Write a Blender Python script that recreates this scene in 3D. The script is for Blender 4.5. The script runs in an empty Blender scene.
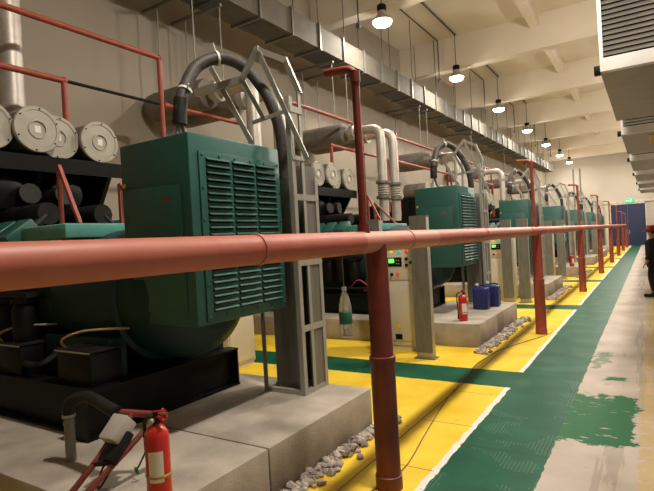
import bpy, bmesh, math, random
from mathutils import Vector, Matrix, Euler
random.seed(7)
C = bpy.context.scene.collection
PI = math.pi
PER = 6.53          # spacing of the generator bays along the hall
HP = 0.38           # plinth height
NG = 7
ORD = ['nearest', 'second', 'third', 'fourth', 'fifth', 'sixth', 'seventh']

# ------------------------------------------------------------------ materials
def newmat(name):
    m = bpy.data.materials.new(name); m.use_nodes = True
    nt = m.node_tree; nt.nodes.clear()
    out = nt.nodes.new('ShaderNodeOutputMaterial'); b = nt.nodes.new('ShaderNodeBsdfPrincipled')
    nt.links.new(b.outputs[0], out.inputs[0])
    return m, nt, b
def c4(c): return (c[0], c[1], c[2], 1)
def mat(name, col, rough=.5, metal=0., var=.15, scale=6., col2=None, bump=0., bscale=40., detail=4., stretch=None, spec=.5):
    m, nt, b = newmat(name); N = nt.nodes; L = nt.links
    tc = N.new('ShaderNodeTexCoord'); src = tc.outputs['Object']
    if stretch:
        mp = N.new('ShaderNodeMapping'); mp.inputs['Scale'].default_value = stretch
        L.new(src, mp.inputs[0]); src = mp.outputs[0]
    n = N.new('ShaderNodeTexNoise'); n.inputs['Scale'].default_value = scale; n.inputs['Detail'].default_value = detail
    L.new(src, n.inputs['Vector'])
    r = N.new('ShaderNodeValToRGB')
    a = tuple(x*(1-var) for x in col); z = col2 if col2 else tuple(min(1, x*(1+var)) for x in col)
    r.color_ramp.elements[0].position = .35; r.color_ramp.elements[1].position = .68
    r.color_ramp.elements[0].color = c4(a); r.color_ramp.elements[1].color = c4(z)
    L.new(n.outputs['Fac'], r.inputs[0]); L.new(r.outputs[0], b.inputs['Base Color'])
    b.inputs['Roughness'].default_value = rough; b.inputs['Metallic'].default_value = metal; b.inputs['Specular IOR Level'].default_value = spec
    if bump:
        n2 = N.new('ShaderNodeTexNoise'); n2.inputs['Scale'].default_value = bscale; n2.inputs['Detail'].default_value = 6
        L.new(src, n2.inputs['Vector'])
        bp = N.new('ShaderNodeBump'); bp.inputs['Strength'].default_value = bump; bp.inputs['Distance'].default_value = .02
        L.new(n2.outputs['Fac'], bp.inputs['Height']); L.new(bp.outputs[0], b.inputs['Normal'])
    return m
def emit(name, col, s):
    m, nt, b = newmat(name)
    b.inputs['Base Color'].default_value = c4(col); b.inputs['Emission Color'].default_value = c4(col)
    b.inputs['Emission Strength'].default_value = s
    return m

M = {}
M['wall'] = mat('beige_plaster', (.375, .325, .265), .85, 0, .05, .8, bump=.05)
M['white_wall'] = mat('cream_plaster', (.56, .52, .46), .85, 0, .04, .6)
M['ceiling'] = mat('ceiling_paint', (.80, .72, .60), .9, 0, .05, .5)
M['concrete'] = mat('plinth_concrete', (.35, .305, .25), .8, 0, .25, 2.2, bump=.2, bscale=60)
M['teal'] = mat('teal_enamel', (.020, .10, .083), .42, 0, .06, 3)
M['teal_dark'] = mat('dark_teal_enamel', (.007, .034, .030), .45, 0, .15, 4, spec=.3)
M['teal_light'] = mat('light_teal_enamel', (.10, .32, .28), .4, 0, .1, 5)
M['black'] = mat('black_paint', (.005, .005, .005), .45, 0, .4, 8, spec=.2)
M['rubber'] = mat('black_rubber', (.014, .013, .012), .55, 0, .3, 30, spec=.3)
M['hose'] = mat('ribbed_hose', (.05, .043, .038), .6, 0, .3, 30)
M['grime'] = mat('oily_iron', (.012, .011, .010), .55, .2, .5, 9, spec=.3)
M['galv'] = mat('galvanised_steel', (.44, .43, .385), .45, .45, .08, 7, stretch=(4, 4, .6))
M['galv_dull'] = mat('dull_galvanised_sheet', (.22, .215, .19), .45, .5, .12, 5, stretch=(3, 3, .5))
M['stainless'] = mat('stainless_sheet', (.60, .57, .53), .22, 1., .08, 3, stretch=(.4, 5, 5))
M['duct'] = mat('galvanised_duct', (.15, .135, .11), .7, .05, .12, 3)
M['duct_dark'] = mat('duct_grille_dark', (.10, .095, .085), .6, .2, .2, 20)
M['silver'] = mat('silver_exhaust_paint', (.56, .52, .47), .45, .45, .1, 6)
M['silencer'] = mat('grey_silencer_lagging', (.19, .17, .145), .6, .2, .15, 3)
M['filter_cap'] = mat('filter_end_grey', (.40, .37, .31), .5, .1, .08, 6)
M['filter_body'] = mat('filter_body_grey', (.14, .125, .105), .5, .1, .12, 6)
M['white'] = mat('white_plastic', (.75, .73, .70), .5, 0, .03, 6)
M['cabinet'] = mat('cabinet_beige', (.62, .57, .46), .5, 0, .04, 3)
M['red_pipe'] = mat('red_pipe_paint', (.34, .066, .042), .45, 0, .15, 8)
M['red_shaded'] = mat('red_paint_shaded', (.18, .028, .018), .5, 0, .2, 6)  # darker copy of the red pipe paint, backlit shade put into its colour
M['red_ext'] = mat('extinguisher_red', (.52, .022, .018), .3, 0, .06, 5)
M['blue'] = mat('blue_plastic', (.014, .022, .13), .4, 0, .1, 6)
M['door_blue'] = mat('blue_door_paint', (.008, .016, .075), .5, 0, .1, 2)
M['hood_case'] = mat('dull_steel_casing', (.20, .175, .14), .38, .7, .1, 3)
M['hood_slat'] = mat('bright_steel_slat', (.62, .60, .57), .38, .55, .05, 3)
M['stone'] = mat('gravel_stone', (.33, .28, .24), .8, 0, .5, 9, bump=.2)
M['reflect_yellow'] = mat('yellow_reflection', (.55, .40, .14), .7, 0, .2, 3)  # colour of a yellow reflection on the steel underside
M['screen'] = emit('green_screen', (.15, .8, .1), 1.2)
M['lamp_on'] = emit('lamp_lens', (1, .93, .82), 14)
M['exit'] = emit('exit_green', (.02, .45, .2), .9)
M['sign_white'] = emit('sign_white', (.9, 1, .95), .9)
M['ind_red'] = emit('indicator_red', (.7, .03, .02), .5)
M['ind_green'] = emit('indicator_green', (.02, .55, .35), .5)
M['ind_yellow'] = emit('indicator_yellow', (.8, .55, .05), .5)
M['tan'] = mat('tan_cable', (.38, .27, .10), .5, 0, .1, 5)
M['grey_box'] = mat('grey_actuator', (.42, .39, .35), .5, 0, .08, 8)
M['skin'] = mat('skin', (.45, .26, .18), .6, 0, .05, 8)
M['cloth'] = mat('black_cloth', (.010, .010, .013), .9, 0, .3, 12)
M['hat'] = mat('hard_hat_red', (.30, .035, .025), .4, 0, .05, 5)
M['hair'] = mat('black_hair', (.008, .007, .006), .6)
M['warn'] = mat('warning_yellow', (.75, .55, .05), .5)
M['wire_red'] = mat('red_wire', (.55, .06, .05), .5)
M['green_label'] = mat('bottle_green_label', (.02, .16, .08), .5, 0, .2, 20)
M['paint_white'] = mat('frame_cream', (.62, .58, .50), .6)

def glass_mat():
    m, nt, b = newmat('clear_plastic')
    b.inputs['Base Color'].default_value = (.86, .86, .80, 1); b.inputs['Roughness'].default_value = .12
    b.inputs['Transmission Weight'].default_value = .8; b.inputs['IOR'].default_value = 1.15
    return m
M['plastic'] = glass_mat()

def rail_mat():   # dusty pink and fresh red lengths of pipe
    m, nt, b = newmat('rail_paint'); N = nt.nodes; L = nt.links
    tc = N.new('ShaderNodeTexCoord'); sp = N.new('ShaderNodeSeparateXYZ'); L.new(tc.outputs['Object'], sp.inputs[0])
    cb = N.new('ShaderNodeCombineXYZ'); L.new(sp.outputs['Y'], cb.inputs[0])
    n = N.new('ShaderNodeTexNoise'); n.inputs['Scale'].default_value = .55; n.inputs['Detail'].default_value = 1
    mp = N.new('ShaderNodeMath'); mp.operation = 'SNAP'; mp.inputs[1].default_value = 1.45; L.new(sp.outputs['Y'], mp.inputs[0])
    L.new(mp.outputs[0], cb.inputs[0]); L.new(cb.outputs[0], n.inputs['Vector'])
    r = N.new('ShaderNodeValToRGB'); r.color_ramp.elements[0].position = .47; r.color_ramp.elements[1].position = .53
    r.color_ramp.elements[0].color = (.52, .19, .13, 1); r.color_ramp.elements[1].color = (.40, .085, .05, 1)
    L.new(n.outputs['Fac'], r.inputs[0])
    n2 = N.new('ShaderNodeTexNoise'); n2.inputs['Scale'].default_value = 9; L.new(tc.outputs['Object'], n2.inputs['Vector'])
    mx = N.new('ShaderNodeMix'); mx.data_type = 'RGBA'; mx.inputs['B'].default_value = (.60, .26, .18, 1)
    mm = N.new('ShaderNodeMath'); mm.operation = 'MULTIPLY'; mm.inputs[1].default_value = .35; L.new(n2.outputs['Fac'], mm.inputs[0])
    L.new(mm.outputs[0], mx.inputs['Factor']); L.new(r.outputs[0], mx.inputs['A']); L.new(mx.outputs['Result'], b.inputs['Base Color'])
    b.inputs['Roughness'].default_value = .5
    return m
M['rail'] = rail_mat()

def floor_mat():
    m, nt, b = newmat('painted_floor'); N = nt.nodes; L = nt.links
    def val(v):
        return v
    def math_(op, a, bb=None, c=None):
        n = N.new('ShaderNodeMath'); n.operation = op
        for i, x in enumerate((a, bb, c)):
            if x is None: continue
            if isinstance(x, (int, float)): n.inputs[i].default_value = x
            else: L.new(x, n.inputs[i])
        return n.outputs[0]
    def noise(scale, detail=4, vec=None, rough=.5):
        n = N.new('ShaderNodeTexNoise'); n.inputs['Scale'].default_value = scale; n.inputs['Detail'].default_value = detail
        n.inputs['Roughness'].default_value = rough
        L.new(vec if vec else tc.outputs['Object'], n.inputs['Vector']); return n.outputs['Fac']
    def mix(f, a, bb):
        n = N.new('ShaderNodeMix'); n.data_type = 'RGBA'
        if isinstance(f, (int, float)): n.inputs['Factor'].default_value = f
        else: L.new(f, n.inputs['Factor'])
        for k, x in (('A', a), ('B', bb)):
            if isinstance(x, tuple): n.inputs[k].default_value = c4(x)
            else: L.new(x, n.inputs[k])
        return n.outputs['Result']
    tc = N.new('ShaderNodeTexCoord'); sp = N.new('ShaderNodeSeparateXYZ'); L.new(tc.outputs['Object'], sp.inputs[0])
    X, Y = sp.outputs['X'], sp.outputs['Y']
    e = math_('MULTIPLY', math_('SUBTRACT', noise(7, 5), .5), .05)
    Xe = math_('ADD', X, e); Ye = math_('ADD', Y, e)
    def between(v, lo, hi): return math_('MULTIPLY', math_('GREATER_THAN', v, lo), math_('LESS_THAN', v, hi))
    # concrete
    cn = N.new('ShaderNodeValToRGB'); L.new(noise(1.4, 6), cn.inputs[0])
    cn.color_ramp.elements[0].position = .3; cn.color_ramp.elements[1].position = .72
    cn.color_ramp.elements[0].color = (.38, .32, .27, 1); cn.color_ramp.elements[1].color = (.55, .48, .42, 1)
    col = cn.outputs[0]
    sk = N.new('ShaderNodeMapping'); sk.inputs['Scale'].default_value = (7, .35, 1); L.new(tc.outputs['Object'], sk.inputs[0])
    tyre = math_('MULTIPLY', math_('GREATER_THAN', noise(1., 5, sk.outputs[0], .6), .56), between(X, -.45, 2.))
    col = mix(math_('MULTIPLY', tyre, .35), col, (.22, .18, .15))
    spot = math_('GREATER_THAN', noise(4.5, 7, None, .65), .645)
    col = mix(math_('MULTIPLY', spot, .3), col, (.20, .17, .14))
    # worn yellow edge stripe on the right
    st = math_('MULTIPLY', between(math_('ADD', X, math_('MULTIPLY', e, 2.)), -.165, .05), math_('GREATER_THAN', noise(9, 5), .42))
    col = mix(math_('MULTIPLY', st, .5), col, (.50, .34, .06))
    # rolled-on patch of green paint
    e2 = math_('MULTIPLY', math_('SUBTRACT', noise(4, 7, None, .75), .5), .8)
    pm = math_('MULTIPLY', between(math_('ADD', X, math_('MULTIPLY', e2, .5)), -.86, -.20), between(math_('ADD', Y, e2), 4.86, 6.28))
    st2 = N.new('ShaderNodeMapping'); st2.inputs['Scale'].default_value = (2.5, 10, 1); L.new(tc.outputs['Object'], st2.inputs[0])
    wear = math_('LESS_THAN', noise(1.6, 6, st2.outputs[0], .65), .62)
    pm2 = math_('MULTIPLY', between(math_('ADD', X, e2), -.55, -.33), between(math_('ADD', Y, math_('MULTIPLY', e2, .6)), 6.95, 7.12))
    pm3 = math_('MULTIPLY', between(math_('ADD', X, e2), -.75, -.6), between(math_('ADD', Y, math_('MULTIPLY', e2, .6)), 7.5, 8.5))
    pm = math_('MINIMUM', math_('MULTIPLY', math_('ADD', math_('ADD', pm, pm2), math_('MULTIPLY', pm3, .6)), math_('ADD', math_('MULTIPLY', wear, .8), .2)), 1)
    col = mix(pm, col, (.035, .135, .062))
    # green walkway and cross strips
    fr = math_('MODULO', math_('ADD', Ye, 6.53*4 - 6.24), 6.53)
    cross = math_('MULTIPLY', math_('LESS_THAN', fr, .74), math_('LESS_THAN', Xe, -1.4))
    aisle = between(Xe, -1.505, -.785)
    green = math_('MINIMUM', math_('ADD', cross, aisle), 1)
    gcol = N.new('ShaderNodeValToRGB'); L.new(noise(2.3, 6), gcol.inputs[0])
    gcol.color_ramp.elements[0].position = .3; gcol.color_ramp.elements[1].position = .7
    gcol.color_ramp.elements[0].color = (.004, .066, .034, 1); gcol.color_ramp.elements[1].color = (.009, .100, .052, 1)
    # yellow aprons
    ycol = N.new('ShaderNodeValToRGB'); L.new(noise(1.8, 5), ycol.inputs[0])
    ycol.color_ramp.elements[0].position = .3; ycol.color_ramp.elements[1].position = .7
    ycol.color_ramp.elements[0].color = (.72, .47, .03, 1); ycol.color_ramp.elements[1].color = (.85, .62, .06, 1)
    yel = math_('MULTIPLY', math_('LESS_THAN', Xe, -1.53), math_('SUBTRACT', 1., cross))
    scuff = math_('MULTIPLY', math_('GREATER_THAN', noise(3.1, 8, None, .7), .66), .45)
    yc = mix(scuff, ycol.outputs[0], (.42, .30, .10))
    col = mix(yel, col, yc)
    col = mix(green, col, gcol.outputs[0])
    # white edge line of the yellow aprons
    wl = math_('MULTIPLY', between(Xe, -1.55, -1.492), math_('SUBTRACT', 1., math_('LESS_THAN', fr, .74)))
    col = mix(math_('MULTIPLY', wl, math_('GREATER_THAN', noise(30, 3), .34)), col, (.74, .71, .66))
    # seams between cover plates
    sm = math_('MODULO', math_('ADD', Y, 20.), 1.22)
    seamg = math_('MULTIPLY', math_('LESS_THAN', sm, .012), aisle)
    sm2 = math_('MODULO', math_('ADD', Y, 20.35), 1.05)
    seamy = math_('MULTIPLY', math_('LESS_THAN', sm2, .010), between(X, -2.05, -1.53))
    seam = math_('MINIMUM', math_('ADD', math_('ADD', seamg, seamy), math_('MULTIPLY', between(X, -2.056, -2.042), yel)), 1)
    col = mix(math_('MULTIPLY', seam, .75), col, (.03, .035, .02))
    L.new(col, b.inputs['Base Color'])
    # raised studs of the tread plate on the green walkway
    u = math_('SINE', math_('MULTIPLY', math_('ADD', X, Y), 105.)); v = math_('SINE', math_('MULTIPLY', math_('SUBTRACT', X, Y), 105.))
    stud = math_('MULTIPLY', math_('GREATER_THAN', math_('MULTIPLY', u, v), .45), math_('GREATER_THAN', noise(1.3, 3), .44))
    hgt = math_('ADD', math_('MULTIPLY', math_('MULTIPLY', stud, green), .9), math_('MULTIPLY', noise(25, 5), .5))
    hgt = math_('SUBTRACT', hgt, seam)
    bp = N.new('ShaderNodeBump'); bp.inputs['Strength'].default_value = .45; bp.inputs['Distance'].default_value = .006
    L.new(hgt, bp.inputs['Height']); L.new(bp.outputs[0], b.inputs['Normal'])
    b.inputs['Specular IOR Level'].default_value = .09
    L.remove(b.inputs['Base Color'].links[0])
    stud_glint = math_('MULTIPLY', math_('MULTIPLY', stud, aisle), math_('GREATER_THAN', noise(2.1, 4), .52))  # some stud tops lightened: speckle highlights put into the colour
    L.new(mix(math_('MULTIPLY', stud_glint, .28), col, (.30, .38, .30)), b.inputs['Base Color'])
    rg = math_('ADD', math_('MULTIPLY', math_('MINIMUM', math_('ADD', green, math_('MULTIPLY', yel, .6)), 1), -.2), .66)
    L.new(rg, b.inputs['Roughness'])
    return m
M['floor'] = floor_mat()

# ------------------------------------------------------------------ mesh helpers
class MB:
    def __init__(s): s.bm = bmesh.new()
    def box(s, x0, x1, y0, y1, z0, z1, bev=0):
        return s.obox(((x0+x1)/2, (y0+y1)/2, (z0+z1)/2), (abs(x1-x0), abs(y1-y0), abs(z1-z0)), (0, 0, 0), bev)
    def obox(s, c, size, rot=(0, 0, 0), bev=0, R=None):
        t = bmesh.new(); bmesh.ops.create_cube(t, size=1)
        for v in t.verts: v.co = Vector((v.co.x*size[0], v.co.y*size[1], v.co.z*size[2]))
        if bev: bmesh.ops.bevel(t, geom=t.edges[:], offset=bev, segments=2, profile=.5, affect='EDGES')
        mt = Matrix.Translation(c) @ (R.to_4x4() if R else Euler(rot).to_matrix().to_4x4())
        bmesh.ops.transform(t, matrix=mt, verts=t.verts[:]); s._merge(t); return s
    def _merge(s, t):
        me = bpy.data.meshes.new('tmp'); t.to_mesh(me); t.free(); s.bm.from_mesh(me); bpy.data.meshes.remove(me)
    def bar(s, p0, p1, w, h=None, up=(0, 0, 1)):      # rectangular bar between two points
        p0 = Vector(p0); p1 = Vector(p1); d = p1-p0; h = h or w
        z = d.normalized(); u = Vector(up)
        if abs(z.dot(u)) > .98: u = Vector((1, 0, 0))
        x = u.cross(z).normalized(); y = z.cross(x)
        s.obox((p0+p1)/2, (w, h, d.length), R=Matrix((x, y, z)).transposed()); return s
    def angle(s, p0, p1, w, t=.006, a=(1, 0, 0), b=(0, 1, 0)):   # L-section bar with legs along a and b
        p0 = Vector(p0); p1 = Vector(p1); a = Vector(a); b = Vector(b)
        d = (p1-p0).normalized()
        for l, o in ((a, b), (b, a)):
            x = (l - d*l.dot(d)).normalized(); y = d.cross(x)
            s.obox((p0+p1)/2 + x*w/2, (w, t, (p1-p0).length), R=Matrix((x, y, d)).transposed())
        return s
    def tube(s, pts, r, seg=12, smooth=0, cap=True):
        pts = [Vector(p) for p in pts]
        rs = r if isinstance(r, (list, tuple)) else [r]*len(pts)
        if smooth:
            q = []; qr = []
            for i in range(len(pts)-1):
                a = pts[max(i-1, 0)]; b = pts[i]; c = pts[i+1]; d = pts[min(i+2, len(pts)-1)]
                for k in range(smooth):
                    t = k/smooth
                    q.append(.5*((2*b)+(c-a)*t+(2*a-5*b+4*c-d)*t*t+(3*b-a-3*c+d)*t**3)); qr.append(rs[i]*(1-t)+rs[i+1]*t)
            q.append(pts[-1]); qr.append(rs[-1]); pts = q; rs = qr
        n = len(pts); rings = []; prev = None
        for i, p in enumerate(pts):
            d = (pts[min(i+1, n-1)]-pts[max(i-1, 0)]).normalized()
            if prev is None:
                u = Vector((0, 0, 1)) if abs(d.z) < .9 else Vector((1, 0, 0))
                x = u.cross(d).normalized()
            else: x = (prev - d*prev.dot(d)).normalized()
            prev = x; y = d.cross(x)
            rings.append([s.bm.verts.new(p+(x*math.cos(2*PI*k/seg)+y*math.sin(2*PI*k/seg))*rs[i]) for k in range(seg)])
        for a, b in zip(rings, rings[1:]):
            for k in range(seg): s.bm.faces.new((a[k], a[(k+1) % seg], b[(k+1) % seg], b[k]))
        if cap:
            s.bm.faces.new(rings[0][::-1]); s.bm.faces.new(rings[-1])
        return s
    def cyl(s, p0, p1, r, r2=None, seg=20): return s.tube([p0, p1], [r, r if r2 is None else r2], seg)
    def pipe(s, pts, r, bend=.12, seg=12):             # straight runs with rounded elbows
        pts = [Vector(p) for p in pts]; q = [pts[0]]
        for a, b, c in zip(pts, pts[1:], pts[2:]):
            u = (a-b).normalized(); v = (c-b).normalized()
            k = min(bend, (a-b).length*.45, (c-b).length*.45)
            for t in (0, .25, .5, .75, 1):
                q.append((b+u*k)*(1-t)**2 + b*2*t*(1-t) + (b+v*k)*t*t)
        q.append(pts[-1]); return s.tube(q, r, seg)
    def lathe(s, c, prof, axis='Z', seg=24, cap=True):   # prof: (radius, height) pairs along the axis
        c = Vector(c); rings = []
        for r, h in prof:
            ring = []
            for k in range(seg):
                a = 2*PI*k/seg; u, v = math.cos(a)*r, math.sin(a)*r
                p = {'Z': (u, v, h), 'X': (h, u, v), 'Y': (v, h, u)}[axis]
                ring.append(s.bm.verts.new(c+Vector(p)))
            rings.append(ring)
        for a, b in zip(rings, rings[1:]):
            for k in range(seg): s.bm.faces.new((a[k], a[(k+1) % seg], b[(k+1) % seg], b[k]))
        if cap:
            s.bm.faces.new(rings[0][::-1]); s.bm.faces.new(rings[-1])
        return s
    def prism(s, poly, plane, lo, hi):                  # polygon in 'XZ','YZ' or 'XY', extruded on the third axis
        def P(u, v, w): return {'XZ': (u, w, v), 'YZ': (w, u, v), 'XY': (u, v, w)}[plane]
        a = [s.bm.verts.new(P(u, v, lo)) for u, v in poly]; b = [s.bm.verts.new(P(u, v, hi)) for u, v in poly]
        n = len(poly)
        s.bm.faces.new(a); s.bm.faces.new(b[::-1])
        for k in range(n): s.bm.faces.new((a[k], b[k], b[(k+1) % n], a[(k+1) % n]))
        return s
    def ball(s, c, r, sx=1, sy=1, sz=1, seg=12):
        t = bmesh.new(); bmesh.ops.create_uvsphere(t, u_segments=seg, v_segments=max(6, seg//2+2), radius=r)
        for v in t.verts: v.co = Vector((v.co.x*sx, v.co.y*sy, v.co.z*sz))+Vector(c)
        s._merge(t); return s

ROOT = {}
def mesh_of(name, mb, m, org):
    bm = mb.bm
    bmesh.ops.recalc_face_normals(bm, faces=bm.faces[:])
    bmesh.ops.translate(bm, vec=-Vector(org), verts=bm.verts[:])
    me = bpy.data.meshes.new(name); bm.to_mesh(me); bm.free()
    me.shade_smooth(); me.set_sharp_from_angle(angle=math.radians(38))
    me.materials.append(m); return me
def root(name, loc):
    o = bpy.data.objects.new(name, None); o.location = loc; o.empty_display_size = .2
    C.objects.link(o); ROOT[o.name] = Vector(loc); return o
def part(name, mb, m, parent, label=None):
    org = ROOT[parent.name]
    o = bpy.data.objects.new(name, mesh_of(name, mb, M[m], org)); C.objects.link(o); o.parent = parent
    ROOT[o.name] = org
    if label: o['label'] = label
    return o
def single(name, mb, m, loc):
    o = bpy.data.objects.new(name, mesh_of(name, mb, M[m], loc)); o.location = loc; C.objects.link(o)
    ROOT[o.name] = Vector(loc); return o
def tag(o, label, cat, group=None, kind=None):
    o['label'] = label; o['category'] = cat
    if group: o['group'] = group
    if kind: o['kind'] = kind
    return o
def struct(name, mb, m, loc=(0, 0, 0)):
    o = single(name, mb, m, loc); o['kind'] = 'structure'; return o
def dup(o, parent=None):
    c = o.copy(); C.objects.link(c)
    if parent: c.parent = parent
    for ch in list(o.children): dup(ch, c)
    return c
def shift(o, dx=0, dy=0, dz=0):
    c = dup(o); c.location = o.location + Vector((dx, dy, dz)); return c

# ------------------------------------------------------------------ the hall
XL, XR, YB, YF, ZC, ZB = -8.3, 4.2, -22., 53., 9.4, 8.2
struct('floor', MB().box(XL-.3, XR+.3, YB-.3, YF+.3, -.25, 0), 'floor')
struct('ceiling', MB().box(XL-.3, XR+.3, YB-.3, YF+.3, ZC, ZC+.25), 'ceiling')
struct('wall_left', MB().box(XL-.3, XL, YB-.3, YF+.3, 0, ZC), 'wall')
struct('wall_right', MB().box(XR, XR+.3, YB-.3, YF+.3, 0, ZC), 'wall')
struct('wall_back', MB().box(XL, XR, YB-.3, YB, 0, ZC), 'wall')
struct('wall_far', MB().box(XL, XR, YF, YF+.3, 0, ZC), 'white_wall')
for k in range(-5, 7):
    y = 12.95+6.5*k
    struct('trim_%d' % (k+6), MB().box(XL, XR, y, y+.45, ZB, ZC), 'ceiling')       # cross beams
for k in range(-5, 7):
    y0 = 12.95+6.5*k+.45; y1 = min(y0+6.05, YF)
    for j, xx in enumerate((-3.15, .9)):
        struct('trim_%d' % (20+2*(k+6)+j), MB().box(xx-.14, xx+.14, y0, y1, ZC-.42, ZC), 'ceiling')   # joists between the beams
struct('trim_60', MB().box(-4.4, XR, YF-.09, YF, 3.82, 4.0), 'paint_white')
# blue double door in the far wall
d = struct('door_1', MB().box(-3.0, -1.72, YF-.07, YF, .02, 3.68).box(-1.70, -.36, YF-.07, YF, .02, 3.68), 'door_blue', (-1.7, YF, 0))
part('door_frame', MB().box(-3.1, -3.0, YF-.1, YF, 0, 3.8).box(-.36, -.26, YF-.1, YF, 0, 3.8).box(-3.1, -.26, YF-.1, YF, 3.68, 3.8), 'paint_white', d)
part('door_handle', MB().box(-1.82, -1.78, YF-.14, YF-.07, 1.0, 1.4).box(-1.64, -1.60, YF-.14, YF-.07, 1.0, 1.4), 'galv', d)
# lit exit sign over the door
e = tag(single('exit_sign', MB().box(-1.85, -1.15, YF-.19, YF-.1, 3.8, 4.16, .01), 'exit', (-1.5, YF-.15, 3.8)),
        'small lit green exit sign above the blue double door', 'sign')
pg = MB(); yy = YF-.195
pg.lathe((-1.38, yy, 4.07), [(.03, -.004), (.03, .004)], 'Y', 12)
for a, b in (((-1.40, 4.03), (-1.46, 3.94)), ((-1.46, 3.94), (-1.40, 3.90)), ((-1.40, 3.90), (-1.42, 3.83)), ((-1.46, 3.94), (-1.53, 3.87)), ((-1.41, 4.01), (-1.34, 3.96)), ((-1.41, 4.01), (-1.48, 4.02))):
    pg.bar((a[0], yy, a[1]), (b[0], yy, b[1]), .03, .006, (0, 1, 0))
pg.prism([(-1.80, 3.98), (-1.70, 4.05), (-1.70, 4.0), (-1.58, 4.0), (-1.58, 3.96), (-1.70, 3.96), (-1.70, 3.91)], 'XZ', yy-.003, yy+.003)
part('pictogram', pg, 'sign_white', e, 'white running figure and arrow')
# conduits on the far wall, left of the door
for xx, t in ((-5.9, 'left'), (-5.35, 'right')):
    tag(single('wall_conduit', MB().tube([(xx, YF-.06, .0), (xx, YF-.06, 7.3)], .06, 8).tube([(xx, YF-.06, 4.9), (xx-.9, YF-.06, 4.9)], .045, 8), 'galv_dull', (xx, YF-.06, 0)),
        'dark vertical conduit on the far wall, the %s one of two' % t, 'conduit', 'conduits on the far wall')

# ------------------------------------------------------------------ lamps
LX = -5.9
lamp_y = [12.79, 19.1, 25.4, 32.1, 38.5, 44.9, 50.6]
def make_lamp(x, y, z=7.72):
    r = root('pendant_lamp', (x, y, z-.05))
    part('lamp_shade', MB().lathe((x, y, z), [(.045, .30), (.11, .29), (.12, .18), (.14, .17), (.275, .02), (.28, 0), (.262, .0), (.12, .15), (.04, .16)], 'Z', 24), 'filter_cap', r)
    part('lens', MB().lathe((x, y, z), [(.255, .012), (.25, -.05), (.20, -.10), (.08, -.13), (.002, -.135)], 'Z', 24), 'lamp_on', r)
    part('ballast', MB().lathe((x, y, z), [(.07, .27), (.125, .28), (.13, .42), (.11, .45), (.03, .46)], 'Z', 16), 'black', r)
    part('drop_rod', MB().cyl((x, y, z+.45), (x, y, ZC-.02), .016, seg=8), 'duct_dark', r)
    return r
def lamp_light(x, y, z, w):
    l = bpy.data.lights.new('lamp_glow', 'AREA'); l.shape = 'DISK'; l.size = .45; l.spread = PI; l.energy = w; l.color = (1, .91, .79)
    o = bpy.data.objects.new('lamp_glow', l); o.location = (x, y, z-.17); C.objects.link(o)
    l2 = bpy.data.lights.new('lamp_spill', 'POINT'); l2.shadow_soft_size = .1; l2.energy = w*.5; l2.color = (1, .91, .79)
    o2 = bpy.data.objects.new('lamp_spill', l2); o2.location = (x, y, z-.27); C.objects.link(o2); return o
LW = 112; AW = 325
lp = None
LAB = ['brightest pendant lamp, nearest the camera', 'second pendant lamp from the camera', 'third pendant lamp from the camera', 'fourth pendant lamp from the camera',
       'fifth pendant lamp from the camera', 'sixth pendant lamp from the camera', 'farthest pendant lamp, before the far wall']
for i, y in enumerate(lamp_y):
    if lp is None: lp = o = make_lamp(LX, y)
    else: o = shift(lp, 0, y-lamp_y[0])
    tag(o, LAB[i]+', high over the generators', 'lamp', 'pendant lamps over the generators')
    lamp_light(LX, y, 7.72, LW)
for k in range(8):   # the aisle row: above the frame, or hidden behind the louvred boxes
    y = 3.2+6.4*k
    o = shift(lp, -.70-LX, y-lamp_y[0]); tag(o, 'pendant lamp of the aisle row behind the louvred boxes', 'lamp', 'pendant lamps outside the frame'); lamp_light(-.70, y, 7.72, AW)
# conduits under the slab that feed the lamps
cp = None
for i, y in enumerate(lamp_y[:6]):
    if cp is None:
        yb = 12.9
        cp = o = single('ceiling_conduit', MB().pipe([(LX-.75, yb-4.6, ZC-.05), (LX-.75, yb-.06, ZC-.05), (LX-.75, yb-.06, 7.85)], .022, .05, 8)
                        .box(LX-.81, LX-.69, yb-.12, yb, 7.75, 7.87).pipe([(LX, yb-4.6, ZC-.06), (LX, yb-.2, ZC-.06)], .03, .05, 8), 'duct_dark', (LX-.4, yb-2.3, ZC-.05))
    else: o = shift(cp, 0, 6.5*i)
    tag(o, 'thin conduit under the ceiling slab leading to the %s lamp' % ORD[i], 'conduit', 'ceiling conduits')

# ------------------------------------------------------------------ ventilation duct
DX0, DX1, DZ0, DZ1 = -7.58, -6.84, 6.72, 7.3
r = root('ventilation_duct', ((DX0+DX1)/2, 20, DZ0))
part('duct_body', MB().box(DX0, DX1, -4, 47.5, DZ0, DZ1), 'duct', r)
y = .4; i = 0
while y < 46:
    part('flange', MB().box(DX0-.05, DX1+.05, y-.03, y+.03, DZ0-.05, DZ0+.001).box(DX0-.05, DX1+.05, y-.03, y+.03, DZ1-.001, DZ1+.05)
         .box(DX0-.05, DX0+.001, y-.03, y+.03, DZ0, DZ1).box(DX1-.001, DX1+.05, y-.03, y+.03, DZ0, DZ1), 'galv_dull', r)
    for xx in (DX0-.035, DX1+.035):
        if i % 2 == 0: part('hanger_rod', MB().cyl((xx, y+.05, DZ0-.03), (xx, y+.05, ZC), .012, seg=6), 'duct_dark', r)
    if i % 2 == 1:
        g = MB()
        g.box(DX0+.09, DX1-.09, y+.16, y+1.02, DZ0-.012, DZ0-.002)
        part('grille', g, 'duct_dark', r, 'dark perforated grille')
    y += 1.18; i += 1
tag(r, 'long grey rectangular ventilation duct hung under the ceiling on rods', 'duct')

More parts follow.
